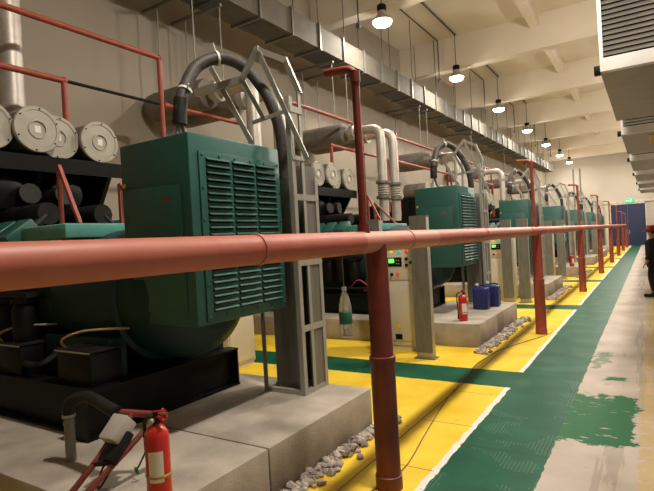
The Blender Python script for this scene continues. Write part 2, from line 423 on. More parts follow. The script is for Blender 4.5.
# ------------------------------------------------------------------ louvred boxes over the right side
HX0, HX1, HZ0, HZ1 = -.55, 2.3, 4.2, 6.9
def make_hood(y):
    r = root('louvred_hood', (.9, y+2.2, HZ0)); L = 4.45
    part('casing', MB().box(HX0, HX1, y+.12, y+L, HZ0, HZ1), 'hood_case', r)
    f = MB()
    f.box(HX0, HX0+.05, y-.01, y+.12, HZ0, HZ1).box(HX1-.1, HX1, y-.01, y+.12, HZ0, HZ1).box(HX0, HX1, y-.012, y+.12, HZ0, HZ0+.2).box(HX0, HX1, y-.01, y+.12, HZ1-.12, HZ1)
    part('front_frame', f, 'hood_slat', r)
    part('recess', MB().box(HX0+.05, HX1-.1, y+.1, y+.118, HZ0+.2, HZ1-.12), 'black', r)
    s = MB(); z = HZ0+.27
    while z < HZ1-.16:
        s.obox(((HX0+HX1)/2, y+.045, z), (HX1-HX0-.1, .082, .006), (math.radians(58), 0, 0)); z += .078
    part('louvre', s, 'hood_slat', r, 'row of bright steel slats')
    part('corner_bracket', MB().box(HX0-.09, HX0, y+.06, y+.16, HZ0-.02, HZ0+.12, .01), 'black', r)
    for xx in (HX0+.15, HX1-.15):
        for yy in (y+.5, y+L-.5): part('hanger_rod', MB().cyl((xx, yy, HZ1), (xx, yy, ZC), .02, seg=8), 'duct_dark', r)
    return r
hd = None
for i in range(6):
    if hd is None: hd = o = make_hood(8.95)
    else: o = shift(hd, 0, 6.6*i)
    if i == 1: reflect_to = o
    tag(o, '%s stainless louvred air box hanging over the right side of the aisle' % ['nearest, largest', 'second', 'third', 'fourth', 'fifth', 'sixth and farthest'][i], 'air box', 'louvred air boxes on the right')

ROOT[reflect_to.name] = reflect_to.location.copy(); yb = 8.95+6.6
part('underside_reflection', MB().box(.05, 1.6, yb+.6, yb+2.2, HZ0-.025, HZ0-.001), 'reflect_yellow', reflect_to, 'yellowish reflection, a thin sheet on the underside')  # thin sheet added for the yellow reflection on the steel underside

# ------------------------------------------------------------------ red guard rail of pipe on posts
RX, RZ = -1.73, 1.83
post_y = [3.42, 9.72, 16.4, 22.9, 29.4, 35.9, 42.4, 48.6]
r = root('pipe_rail', (RX, 22, 0))
pr = MB(); pr.cyl((RX, -2.5, RZ), (RX, 49.6, RZ), .078, seg=24)
for y in (2.06, 4.0, 6.3, 9.1, 12.6, 15.2, 19.5, 25, 31): pr.cyl((RX, y-.018, RZ), (RX, y+.018, RZ), .083, seg=24)
part('rail', pr, 'rail', r)
for i, y in enumerate(post_y):
    p = MB(); p.lathe((RX, y, 0), [(.1, 0), (.1, .10), (.092, .105), (.092, .93), (.098, .94), (.098, .98), (.084, .985), (.080, RZ-.02)], 'Z', 20)
    po = part('post', p, 'red_shaded' if i == 0 else 'red_pipe', r)  # nearest post takes the darker red, its backlit shade painted in
    q = MB(); yy = y-.18 if i == 0 else y-.12
    top = 3.07 if i < 6 else 2.8
    q.pipe([(RX, yy, RZ), (RX, yy, top), (RX-.24, yy, top+.02)], .029, .07, 10)
    q.cyl((RX, yy, top-.10), (RX, yy, top-.02), .036, seg=12).cyl((RX, yy, RZ+.06), (RX, yy, RZ+.13), .045, seg=12)
    part('riser', q, 'red_shaded' if i == 0 else 'red_pipe', r)
tag(r, 'long red pipe rail on a row of posts beside the green walkway', 'rail')

# ------------------------------------------------------------------ sprinkler pipes along the wall
def loop_pipe(name, x, z, pts_y, zd0, zd1, extra=None, rr=.04):
    y0, y1 = pts_y; b = MB()
    pts = []
    if zd0 is not None: pts.append((x, y0, zd0))
    pts += [(x, y0, z), (x, y1, z)]
    if zd1 is not None: pts.append((x, y1, zd1))
    b.pipe(pts, rr, .06, 10)
    for yy, zz in ((y0, z), (y1, z)): b.ball((x, yy, zz), rr*1.28, seg=10)
    if extra: extra(b)
    return single(name, b, 'red_pipe', (x, (y0+y1)/2, min(v for v in (zd0, zd1, z) if v is not None)))
def tee(b):
    b.cyl((-6.4, 5.52, 4.15), (-6.4, 9.6, 4.15), .03, seg=8)
tag(loop_pipe('sprinkler_pipe', -6.4, 4.88, (-3., 5.52), None, 2.6, None), 'upper red sprinkler pipe with an elbow, above the four air filters of the nearest generator', 'pipe', 'red sprinkler pipes')
tag(loop_pipe('sprinkler_pipe', -6.4, 4.15, (-3., 3.93), None, 3.56, None), 'lower red sprinkler pipe at the left edge bending down behind the air filters', 'pipe', 'red sprinkler pipes')
tag(single('wall_pipe', MB().cyl((-6.4, 3.99, 4.15), (-6.4, 5.46, 4.15), .024, seg=8), 'grime', (-6.4, 4.7, 4.15)), 'thin dark pipe running level before the beige wall, left of the nearest silencer', 'pipe')
tag(single('branch_pipe', MB().cyl((-6.4, 5.58, 4.15), (-6.4, 7.3, 4.15), .034, seg=10).cyl((-6.4, 5.56, 4.15), (-6.4, 5.66, 4.15), .048, seg=10), 'red_pipe', (-6.4, 6.4, 4.15)), 'short level red branch pipe below the nearest grey silencer', 'pipe')
ys = [(7.87, 12.2), (14.4, 18.9), (21.0, 25.3), (27.5, 31.8)]
for i, (a, b_) in enumerate(ys):
    tag(loop_pipe('sprinkler_pipe', -6.4, 4.88, (a, b_), 2.5, 2.6), 'upper red sprinkler pipe loop over the %s generator' % ORD[i+1], 'pipe', 'red sprinkler pipes')
ys = [(10.4, 13.4), (14.0, 19.0), (21.2, 25.0)]
for i, (a, b_) in enumerate(ys):
    tag(loop_pipe('sprinkler_pipe', -6.29, 4.12, (a, b_), 3.6, 2.6), 'lower red sprinkler pipe loop behind the %s generator' % ORD[i+1], 'pipe', 'red sprinkler pipes')

# ------------------------------------------------------------------ silencers and exhaust pipes
def make_silencer(y):
    r = root('exhaust_silencer', (-7.3, y, 4.37))
    part('shell', MB().lathe((0, y, 4.65), [(.06, -8.26), (.19, -8.22), (.265, -8.12), (.28, -8.0), (.28, -6.72), (.26, -6.66), (.1, -6.6)], 'X', 28), 'silencer', r)
    part('flange', MB().lathe((0, y, 4.65), [(.115, -6.62), (.115, -6.5), (.19, -6.5), (.19, -6.42), (.1, -6.42)], 'X', 24), 'silver', r)
    part('hanger', MB().bar((-7.9, y, 4.9), (-7.9, y, ZC if False else 6.6), .03, .012).bar((-6.95, y, 4.9), (-6.95, y, 6.6), .03, .012).box(-8.3, -6.9, y-.03, y+.03, 6.56, 6.62), 'galv_dull', r)
    return r
def exhaust_parts(r, y, ztop, zbot):
    b = MB(); b.pipe([(-6.42, y, ztop), (-5.65, y, ztop), (-5.65, y, zbot)], .118, .28, 20)
    ep = part('exhaust_pipe', b, 'silver', r, 'silver elbowed pipe')
    for z in (3.24, 2.86): part('pipe_flange', MB().lathe((-5.65, y, 0), [(.119, z), (.185, z), (.185, z+.06), (.119, z+.06)], 'Z', 20), 'galv_dull', ep)
    part('bellows', MB().lathe((-5.65, y, 0), [(.119, 2.93), (.15, 2.96), (.125, 2.99), (.15, 3.02), (.125, 3.05), (.15, 3.08), (.125, 3.11), (.15, 3.14), (.125, 3.17), (.15, 3.2), (.119, 3.235)], 'Z', 20), 'galv', ep)
    part('wall_flange', MB().lathe((0, y, ztop), [(.1, -6.42), (.19, -6.42), (.19, -6.36), (.12, -6.36)], 'X', 20), 'silver', ep)
sil_y = [(6.83, 'near'), (7.55, 'far'), (11.75, 'near'), (12.47, 'far'), (17.8, 'near'), (18.5, 'far'), (24.2, 'near'), (30.6, 'near'), (36.9, 'near')]
s0 = None
for i, (y, w) in enumerate(sil_y):
    if s0 is None: s0 = a = make_silencer(y); exhaust_parts(a, y, 4.65, 2.3)
    else: a = shift(s0, 0, y-sil_y[0][0])
    if i < 6: t_ = 'grey cylindrical silencer with silver elbow pipe, %s one of the %s pair' % (w, ['first', 'second', 'third'][i//2])
    else: t_ = 'distant grey silencer with silver elbow pipe above the %s generator' % ['fourth', 'fifth', 'sixth'][i-6]
    tag(a, t_, 'silencer', 'exhaust silencers')
ex, ey_ = -7.08, 3.62
r = root('exhaust_pipe', (ex, ey_, 3.045))
part('pipe', MB().pipe([(ex-.9, ey_, 6.4), (ex, ey_, 6.4), (ex, ey_, 3.05)], .15, .3, 20), 'silver', r)
part('flange', MB().lathe((ex, ey_, 0), [(.151, 3.046), (.22, 3.046), (.22, 3.10), (.151, 3.10)], 'Z', 20), 'galv_dull', r)
tag(r, 'thick silver exhaust pipe rising behind the air filters at the left edge', 'exhaust pipe')

# ------------------------------------------------------------------ generator sets
def ibeam(b, x0, x1, y0, y1, z0, z1, along, t=.02):
    b.box(x0, x1, y0, y1, z1-t, z1); b.box(x0, x1, y0, y1, z0, z0+t)
    if along == 'X': yc = (y0+y1)/2; b.box(x0, x1, yc-.012, yc+.012, z0+t, z1-t)
    else: xc = (x0+x1)/2; b.box(xc-.012, xc+.012, y0, y1, z0+t, z1-t)
def make_genset():
    yc = 3.38
    r = root('generator_set', (-5.4, yc, HP))
    b = MB(); z0, z1 = HP, HP+.39
    ibeam(b, -8.0, -3.95, 2.42, 2.58, z0, z1, 'X'); ibeam(b, -8.0, -3.95, 3.92, 4.08, z0, z1, 'X')
    ibeam(b, -3.96, -3.80, 2.36, 4.12, z0, z1, 'Y')
    for x in (-5.0, -6.2, -7.4): ibeam(b, x-.07, x+.07, 2.52, 3.98, z0+.02, z1-.02, 'Y')
    for y in (2.36, 4.10): b.box(-3.96, -3.80, y-.01, y+.01, z0, z1)
    part('base_skid', b, 'black', r)
    # alternator barrel with end bell and feet
    a = MB(); a.lathe((0, yc, 1.45), [(.30, -3.36), (.42, -3.40), (.52, -3.46), (.60, -3.60), (.60, -3.95), (.64, -3.97), (.64, -4.9), (.60, -4.95), (.66, -5.05), (.66, -5.25), (.3, -5.27)], 'X', 32)
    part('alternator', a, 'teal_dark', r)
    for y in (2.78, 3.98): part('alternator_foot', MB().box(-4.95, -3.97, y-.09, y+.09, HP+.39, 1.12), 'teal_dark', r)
    # terminal box on top, overhanging towards the aisle
    X0, X1, Y0, Y1, Z0, Z1 = -3.84, -3.0, 2.82, 3.97, 1.24, 2.77
    tb = part('terminal_box', MB().box(X0, X1, Y0, Y1, Z0, Z1, .018), 'teal', r)
    fr = MB(); py0, py1, pz0, pz1 = Y0+.09, Y1-.03, Z0+.03, Z1-.14
    fr.box(X1, X1+.018, py0, py1, pz0, pz1, .004)
    for yy in [py0+.03+(py1-py0-.06)*k/5 for k in range(6)]:
        for zz in (pz0+.03, pz1-.03): fr.lathe((X1+.018, yy, zz), [(.012, 0), (.010, .008), (.004, .011)], 'X', 8)
    for zz in [pz0+.03+(pz1-pz0-.06)*k/5 for k in range(1, 5)]:
        for yy in (py0+.025, py1-.025): fr.lathe((X1+.018, yy, zz), [(.012, 0), (.010, .008), (.004, .011)], 'X', 8)
    pn = part('louvre_panel', fr, 'teal', tb)
    rc = MB(); sl = MB()
    w = (py1-py0-.14-.06)/3; nz = 23
    for c in range(3):
        a0 = py0+.07+c*(w+.03)
        for k in range(nz):
            zz = pz0+.08+(pz1-pz0-.15)*k/(nz-1)
            rc.box(X1+.0185, X1+.0195, a0, a0+w, zz-.013, zz+.017)
            sl.obox((X1+.030, a0+w/2, zz+.012), (.034, w, .004), (0, math.radians(38), 0))
    part('louvre_slot', rc, 'black', tb); part('louvre_hood', sl, 'teal', tb)
    part('access_panel', MB().box(X0+.10, X1-.1, Y0-.012, Y0-.0005, 1.35, 2.38, .004), 'teal', tb)
    part('badge', MB().lathe((X0+.56, Y0-.012, 2.26), [(.022, -.006), (.022, -.0005)], 'Y', 16).box(X0+.50, X0+.62, Y0-.017, Y0-.0125, 2.25, 2.268), 'red_pipe', tb, 'small red badge')
    part('bolt', MB().lathe((X0+.05, Y0, 2.42), [(.02, -.015), (.02, -.0005)], 'Y', 8), 'warn', tb)
    # engine
    e_ = MB()
    e_.box(-7.55, -5.27, 2.95, 3.81, .80, 1.35, .03).prism([(2.9, 1.3), (3.86, 1.3), (4.1, 1.85), (3.75, 2.1), (3.0, 2.1), (2.66, 1.85)], 'YZ', -7.5, -5.3)
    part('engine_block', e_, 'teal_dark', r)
    for sgn in (-1, 1):
        h = MB()
        for k in range(7):
            x = -7.3+k*.31
            h.obox((x, yc+sgn*.60, 2.05), (.26, .34, .30), (sgn*math.radians(-35), 0, 0), .03)
        part('cylinder_head', h, 'teal', r)
        mfd = MB(); mfd.tube([(-7.5, yc+sgn*.32, 2.32), (-5.4, yc+sgn*.32, 2.32)], .12, 14)
        for k in range(7): mfd.tube([(-7.3+k*.31, yc+sgn*.34, 2.3), (-7.3+k*.31, yc+sgn*.5, 2.15)], .05, 8)
        part('exhaust_manifold', mfd, 'grime', r)
    part('oil_pan', MB().box(-7.4, -5.5, 3.02, 3.74, HP+.22, .80, .03), 'black', r)
    part('flywheel_housing', MB().lathe((0, yc, 1.4), [(.5, -5.25), (.76, -5.26), (.76, -5.42), (.6, -5.5), (.3, -5.5)], 'X', 28), 'black', r)
    part('coupling_cover', MB().box(-5.5, -4.55, 2.72, 4.04, 2.02, 2.16, .02), 'teal_light', r, 'light teal flat cover')
    part('cover_bracket', MB().box(-5.35, -5.25, 2.8, 3.96, 1.9, 2.03).box(-4.75, -4.65, 2.8, 3.96, 1.9, 2.03).box(-5.4, -4.6, 3.2, 3.56, 1.85, 1.95), 'black', r)
    tu = MB()
    for y in (3.0, 3.72):
        tu.lathe((0, y, 2.62), [(.08, -6.75), (.2, -6.7), (.24, -6.6), (.24, -6.48), (.14, -6.4), (.14, -6.28), (.2, -6.25), (.2, -6.13), (.1, -6.1)], 'X', 20)
    part('turbocharger', tu, 'black', r)
    # air filters on their shelf
    s = MB(); s.box(-7.3, -5.98, 2.52, 4.42, 2.98, 3.045).box(-6.0, -5.975, 2.52, 4.42, 2.86, 3.045)
    for y in (2.6, 3.38, 4.3):
        s.prism([(-6.02, 2.98), (-7.2, 2.98), (-7.2, 1.5), (-6.95, 1.5)], 'XZ', y-.03, y+.03)
    s.box(-7.3, -6.6, 2.5, 4.2, 2.2, 2.98)
    part('filter_shelf', s, 'black', r)
    for x, y, z in ((-6.0, 2.80, 3.33), (-5.93, 3.29, 3.34), (-6.08, 3.62, 3.31), (-6.0, 4.13, 3.31)):
        fl = part('air_filter', MB().lathe((x, y, z), [(.12, -.82), (.24, -.80), (.255, -.74), (.255, -.03)], 'X', 28), 'filter_body', r)
        part('end_cap', MB().lathe((x, y, z), [(.256, -.05), (.266, -.045), (.268, -.005), (.260, .004), (.225, .004), (.220, -.004), (.115, -.002), (.108, .010), (.092, .010), (.088, -.008), (.02, -.008), (.002, -.006)], 'X', 32), 'filter_cap', fl)
        part('sticker', MB().box(x-.006, x-.003, y-.035, y+.035, z-.04, z+.04), 'white', fl, 'small white square sticker')
        bo = MB()
        for k in range(6):
            a_ = k*PI/3+.4; bo.lathe((x+.004, y+math.cos(a_)*.241, z+math.sin(a_)*.241), [(.011, 0), (.009, .008)], 'X', 6)
        part('cap_bolt', bo, 'grime', fl)
    part('intake_duct', MB().tube([(-6.9, 3.0, 3.1), (-7.3, 3.1, 3.0), (-7.35, 3.2, 2.6), (-6.9, 3.3, 2.5), (-6.0, 3.2, 2.6)], .12, 12, 4)
         .tube([(-6.9, 3.9, 3.1), (-7.3, 3.8, 3.0), (-7.35, 3.6, 2.6), (-6.9, 3.5, 2.5), (-6.0, 3.6, 2.6)], .12, 12, 4), 'rubber', r)
    # radiator at the wall end
    ra = part('radiator', MB().box(-8.2, -8.15, 2.25, 4.5, .5, 2.9).box(-7.85, -7.8, 2.25, 4.5, .5, 2.9).box(-8.2, -7.8, 2.25, 2.32, .4, 2.9).box(-8.2, -7.8, 4.43, 4.5, .4, 2.9).box(-8.2, -7.8, 2.25, 4.5, 2.8, 2.95), 'black', r)
    # things on the camera side of the engine
    o_ = MB()
    for x in (-5.15, -5.45, -5.75): o_.lathe((x, 2.62, 0), [(.10, 1.02), (.11, 1.05), (.11, 1.36), (.09, 1.42), (.12, 1.43), (.12, 1.47), (.03, 1.48)], 'Z', 16)
    part('oil_filter', o_, 'black', r)
    part('filter_bracket', MB().box(-5.9, -5.0, 2.56, 2.95, 1.48, 1.53), 'grime', r)
    part('coolant_pipe', MB().pipe([(-5.3, 2.7, 1.75), (-6.3, 2.5, 1.75), (-6.3, 2.5, 1.0), (-7.2, 2.7, 1.0)], .055, .12, 10).pipe([(-4.7, 2.75, 1.0), (-4.7, 2.5, .88), (-6.0, 2.5, .88)], .03, .08, 8), 'grime', r)
    # red sprinkler drops braced over the engine
    part('brace_pipe', MB().bar((-4.9, 2.9, 2.16), (-4.9, 2.9, 2.75), .035).bar((-4.9, 2.9, 2.75), (-4.6, 2.9, 2.16), .035), 'red_pipe', r, 'red braced tubes')
    part('brace_pipe', MB().bar((-5.2, 3.8, 2.16), (-5.2, 3.8, 2.66), .04).bar((-5.2, 3.8, 2.66), (-4.7, 3.8, 2.16), .035), 'red_pipe', r, 'red braced tubes')
    return r
g0 = make_genset(); gens = [g0]
GL = ['nearest dark green generator set, large louvred terminal box on its own black skid',
      'second dark green generator set, with the row of three visible air filters',
      'third dark green generator set, behind the second red post',
      'fourth dark green generator set, between the second and third red posts',
      'fifth dark green generator set along the row',
      'sixth dark green generator set along the row',
      'farthest dark green generator set, before the blue door']
for k in range(NG):
    o = g0 if k == 0 else shift(g0, 0, PER*k)
    if k: gens.append(o)
    tag(o, GL[k], 'generator', 'green generator sets in a row')

ROOT[gens[1].name] = gens[1].location.copy()
part('wiring', MB().tube([(-4.4, 9.13, .80), (-4.6, 9.03, 1.0), (-4.8, 9.13, .9), (-5.0, 9.03, 1.05), (-5.3, 9.13, .85)], .012, 6, 5).tube([(-4.2, 9.03, .79), (-4.5, 8.98, .93), (-4.9, 9.03, .83)], .012, 6, 5), 'wire_red', gens[1], 'red wires')
# battery boxes on the skid, camera side
def make_battery(x, y, s=1):
    r = root('battery_box', (x, y, HP+.39)); z = HP+.39
    part('case', MB().box(x-.24, x+.24, y-.15, y+.15, z, z+.27, .012), 'black', r)
    part('lid', MB().box(x-.25, x+.25, y-.16, y+.16, z+.272, z+.295, .006), 'grime', r)
    part('lid_trim', MB().box(x-.255, x+.255, y-.166, y-.160, z+.272, z+.284), 'galv', r)
    part('cable', MB().tube([(x-.17, y-.1, z+.29), (x-.20, y-.12, z+.36), (x-.02, y-.05, z+.43), (x+.22, y+.1, z+.44), (x+.3, y+.28, z+.42)], .011, 8, 6), 'tan', r, 'tan looped cable')
    return r
b0 = make_battery(-4.15, 2.63)
tag(b0, 'black battery box with a tan cable on the skid left of the red extinguisher', 'battery box', 'battery boxes')
tag(shift(b0, -1.05, -.02), 'black battery box at the left edge, on the nearest skid', 'battery box', 'battery boxes')

# ------------------------------------------------------------------ plinths and gravel
def make_plinth():
    b = MB(); b.box(-8.25, -2.41, 1.75, 2.865, 0, HP, .012).box(-8.25, -2.41, 2.877, 4.48, 0, HP, .012).box(-8.2, -2.43, 2.86, 2.88, 0, HP-.03)
    return single('concrete_plinth', b, 'concrete', (-5.3, 3.1, 0))
p0 = make_plinth()
def make_gravel():
    b = MB(); rnd = random.Random(3)
    for k in range(620):
        x = -2.385+abs(rnd.gauss(0, .075)); y = rnd.uniform(1.3, 4.75); s = rnd.uniform(.018, .046)
        x = min(x, -2.17)
        t = bmesh.new(); bmesh.ops.create_icosphere(t, subdivisions=1, radius=s)
        for v in t.verts: v.co = Vector((v.co.x*rnd.uniform(.8, 1.3), v.co.y*rnd.uniform(.8, 1.3), v.co.z*rnd.uniform(.55, .9)))
        bmesh.ops.transform(t, matrix=Matrix.Translation((x, y, s*.45+rnd.choice((0, 0, 0, .02)))) @ Euler((rnd.uniform(-.5, .5), rnd.uniform(-.5, .5), rnd.uniform(0, 6))).to_matrix().to_4x4(), verts=t.verts[:])
        b._merge(t)
    o = single('gravel', b, 'stone', (-2.3, 3, 0)); return o
gr0 = make_gravel()
for k in range(NG):
    o = p0 if k == 0 else shift(p0, 0, PER*k)
    tag(o, ['nearest grey concrete plinth with a joint, carrying the nearest generator', 'second concrete plinth, with the two blue jerrycans on it', 'third concrete plinth, under the third generator',
            'fourth concrete plinth, with a small red extinguisher on it', 'fifth concrete plinth along the row', 'sixth concrete plinth along the row', 'farthest concrete plinth, before the blue door'][k], 'plinth', 'concrete generator plinths')
    if k < 4:
        o = gr0 if k == 0 else shift(gr0, 0, PER*k)
        tag(o, 'loose grey gravel along the foot of the %s plinth' % ORD[k], 'gravel', 'gravel beside the plinths', 'stuff')

# ------------------------------------------------------------------ cable support frames
def make_frame():
    r = root('cable_ladder', (-3.13, 4.22, HP))
    xa, xb, ya, yb = -3.38, -2.88, 4.02, 4.44
    for x, sx in ((xa, 1), (xb, -1)):
        for y, sy in ((ya, 1), (yb, -1)):
            top = (3.27 if y == ya else 2.5) if x == xb else (2.95 if y == ya else 2.5)
            part('upright', MB().angle((x, y, HP), (x, y, top), .05, .006, (sx, 0, 0), (0, sy, 0)), 'galv', r)
    bf = MB()
    for z in (HP+.02,):
        bf.box(xa, xb, ya-.003, ya+.045, HP, HP+.045).box(xa, xb, yb-.045, yb, HP, HP+.045).box(xa, xa+.045, ya, yb, HP, HP+.045).box(xb-.045, xb, ya, yb, HP, HP+.045)
    part('base_frame', bf, 'galv', r)
    for z in (1.02, 1.66, 2.3):
        part('rung', MB().box(xb-.005, xb+.005, ya, yb, z-.03, z+.03).box(xa, xb, yb-.004, yb+.004, z-.025, z+.025), 'galv', r)
    # sheet trunking inside the frame
    t = MB(); t.box(xa+.06, xb-.01, yb-.03, yb-.02, HP+.02, 2.62).box(xb-.012, xb-.006, yb-.22, yb-.02, HP+.02, 2.62).box(xa+.06, xa+.066, yb-.24, yb-.03, HP+.02, 2.62)
    t.box(xa+.07, xb-.12, ya+.12, ya+.126, HP+.02, 2.5)
    part('trunking_sheet', t, 'galv_dull', r)
    ym = ya+.2
    part('upright', MB().angle((xb, ym, HP), (xb, ym, 3.34), .045, .006, (-1, 0, 0), (0, -1, 0)), 'galv', r)
    prof = [(-2.88, ym, 3.33), (-2.99, 4.15, 3.672), (-3.16, 3.93, 3.757), (-3.368, 3.93, 3.514)]
    a = MB()
    for q0, q1 in zip(prof, prof[1:]): a.bar(q0, q1, .055, .03, (0, 1, 0))
    for x, yy, z in prof[1:3]: a.box(x-.026, x+.026, yy-.018, yy+.018, z-.026, z+.026)
    part('arch', a, 'galv', r)
    part('rung', MB().box(xb-.012, xb+.012, ya, ym, 3.12, 3.18), 'galv', r)
    part('rung', MB().box(xb-.012, xb+.012, ya, ym, 2.66, 2.70), 'galv', r)
    part('tray_plate', MB().bar((-4.04, 3.93, 3.514), (-3.35, 3.93, 3.514), .07, .012, (0, 1, 0)).box(-4.04, -3.35, 3.93, 3.98, 3.479, 3.489), 'galv', r)
    part('brace', MB().bar((-3.16, 3.945, 3.75), (-2.72, ya+.02, 2.65), .05, .012, (0, 1, 0)), 'galv', r)
    part('brace', MB().bar((-3.80, 3.95, 3.73), (-3.35, 3.99, 2.90), .055, .012, (0, 1, 0)), 'galv', r)
    part('brace', MB().bar((-3.37, 3.94, 3.51), (-3.21, 4.05, 3.10), .045, .012, (0, 1, 0)).bar((-3.38, 4.06, 3.10), (-2.9, 4.06, 3.15), .04, .012, (0, 1, 0)), 'galv', r)
    return r
f0 = make_frame()
def make_cable():
    r = root('cable_hose', (-3.15, 4.25, HP))
    pts = [(-3.15, 4.27, HP+.03), (-3.15, 4.27, 1.4), (-3.15, 4.26, 2.2), (-3.15, 4.25, 2.66), (-3.15, 4.22, 3.0), (-3.2, 4.17, 3.27), (-3.29, 4.13, 3.47), (-3.41, 4.03, 3.66), (-3.50, 3.80, 3.72), (-3.59, 3.57, 3.61), (-3.61, 3.42, 3.40), (-3.61, 3.33, 3.2), (-3.61, 3.31, 3.06)]
    h = MB(); h.tube(pts, .06, 14, 6)
    part('hose', h, 'hose', r)
    part('cuff', MB().tube([(-3.61, 3.34, 3.24), (-3.61, 3.315, 3.08), (-3.61, 3.31, 3.0)], .067, 14), 'rubber', r)
    part('tie', MB().tube([(-3.605, 3.385, 3.32), (-3.605, 3.395, 3.34)], .070, 14).cyl((-3.54, 3.36, 3.33), (-3.50, 3.34, 3.36), .008, seg=6), 'white', r, 'white cable tie')
    part('tie', MB().tube([(-3.525, 3.74, 3.705), (-3.515, 3.76, 3.71)], .072, 14).cyl((-3.49, 3.70, 3.765), (-3.49, 3.68, 3.83), .008, seg=6), 'white', r, 'white cable tie')
    part('core', MB().tube([(-3.61, 3.30, 3.02), (-3.62, 3.27, 2.88), (-3.64, 3.24, 2.772)], .02, 8, 3).tube([(-3.60, 3.32, 3.02), (-3.58, 3.36, 2.88), (-3.55, 3.42, 2.772)], .02, 8, 3), 'galv_dull', r, 'grey bare cables')
    return r
k0 = make_cable()
for k in range(NG):
    o = f0 if k == 0 else shift(f0, 0, PER*k)
    tag(o, 'galvanised angle-iron cable frame with an arched top beside the %s generator' % ORD[k], 'cable frame', 'galvanised cable frames')
    o = k0 if k == 0 else shift(k0, 0, PER*k)
    tag(o, 'thick black cable hose arching from the frame into the %s terminal box' % ORD[k], 'hose', 'arched cable hoses')

# ------------------------------------------------------------------ control cabinets and trunking columns
def make_cabinet():
    x0, x1, y0, y1, z1 = -3.82, -3.14, 7.75, 8.1, 1.9
    r = root('control_cabinet', ((x0+x1)/2, (y0+y1)/2, 0))
    part('body', MB().box(x0, x1, y0, y1, .08, z1, .008).box(x0+.02, x1-.02, y0+.02, y1-.02, 0, .08), 'cabinet', r)
    part('upper_panel', MB().box(x0+.02, x1-.12, y0-.016, y0-.001, 1.16, 1.57, .004), 'cabinet', r)
    d = part('door', MB().box(x0+.02, x1-.12, y0-.018, y0-.001, .16, 1.14, .005), 'cabinet', r)
    for z in (.42, .95): part('hinge', MB().box(x1-.14, x1-.12, y0-.03, y0-.018, z-.05, z+.05), 'galv', d)
    part('warning_sign', MB().prism([(-3.64, .38), (-3.53, .38), (-3.585, .48)], 'XZ', y0-.021, y0-.0185), 'warn', d, 'yellow warning triangle')
    part('nameplate', MB().box(-3.64, -3.52, y0-.022, y0-.0185, .18, .27), 'black', d, 'black nameplate')
    dp = part('display', MB().box(-3.71, -3.46, y0-.030, y0-.016, 1.38, 1.53, .006), 'black', r)
    part('screen', MB().box(-3.69, -3.59, y0-.033, y0-.0305, 1.44, 1.51), 'screen', dp, 'lit green screen')
    part('button', MB().box(-3.56, -3.54, y0-.034, y0-.0305, 1.42, 1.44).box(-3.52, -3.50, y0-.034, y0-.0305, 1.42, 1.44).box(-3.56, -3.54, y0-.034, y0-.0305, 1.47, 1.49).box(-3.52, -3.50, y0-.034, y0-.0305, 1.47, 1.49), 'galv', dp)
    for x, z, m in ((-3.38, 1.50, 'black'), (-3.38, 1.40, 'black'), (-3.30, 1.44, 'black'), (-3.65, 1.25, 'black'), (-3.54, 1.25, 'ind_red')):
        part('switch', MB().lathe((x, y0-.017, z), [(.028, 0), (.028, -.01), (.016, -.014), (.016, -.035)], 'Y', 12).box(x-.006, x+.006, y0-.056, y0-.05, z-.022, z+.022), m, r)
    for x, m in ((-3.65, 'ind_yellow'), (-3.51, 'ind_green'), (-3.38, 'ind_red')):
        part('indicator', MB().lathe((x, y0, 1.62), [(.028, -.001), (.028, -.012), (.016, -.022)], 'Y', 12), m, r)
    return r
c0 = make_cabinet()
tag(c0, 'beige control cabinet with a lit green screen, beside the nearest red post', 'cabinet', 'beige control cabinets')
for k, n in ((-1.03, 'edge of a beige cabinet at the far left of the frame, before the nearest plinth'), (1, 'beige control cabinet behind the blue jerrycans'), (2, 'distant beige control cabinet before the fourth plinth'), (3, 'distant beige control cabinet before the fifth plinth')):
    tag(shift(c0, 0, PER*k), n, 'cabinet', 'beige control cabinets')
r = root('switch_cabinet', (-5.7, 6.05, 0))
part('body', MB().box(-6.05, -5.36, 5.6, 6.2, .06, 1.9, .01).box(-6.03, -5.38, 5.62, 6.18, 0, .06), 'cabinet', r)
part('door', MB().box(-5.361, -5.345, 5.63, 6.17, .1, 1.86, .004), 'cabinet', r)
part('handle', MB().box(-5.345, -5.325, 6.08, 6.11, .9, 1.05), 'black', r)
tag(r, 'plain beige switch cabinet seen under the nearest terminal box', 'cabinet')

def make_column(x, y):
    r = root('trunking_column', (x, y, 0)); w = .125
    b = MB(); b.box(x-w, x+w, y-.07, y+.07, 0, 2.16, .004)
    part('casing', b, 'galv', r)
    part('lid_lip', MB().box(x-w-.008, x+w+.008, y-.078, y-.071, .1, 2.165).box(x-w-.008, x+w+.008, y-.078, y+.078, 2.161, 2.17), 'galv_dull', r)
    part('foot_plate', MB().box(x-w-.04, x+w+.04, y-.1, y+.1, 0, .012), 'galv_dull', r)
    return r
t0 = make_column(-2.97, 7.36)
for k in range(5):
    o = t0 if k == 0 else shift(t0, .17, PER*k)
    tag(o, 'galvanised trunking column, right one of the pair before the %s generator' % ORD[k+1], 'column', 'galvanised trunking columns')
    o = shift(t0, -.84 if k == 0 else -.27, PER*k+.12)
    tag(o, 'galvanised trunking column, left one of the pair before the %s generator' % ORD[k+1], 'column', 'galvanised trunking columns')

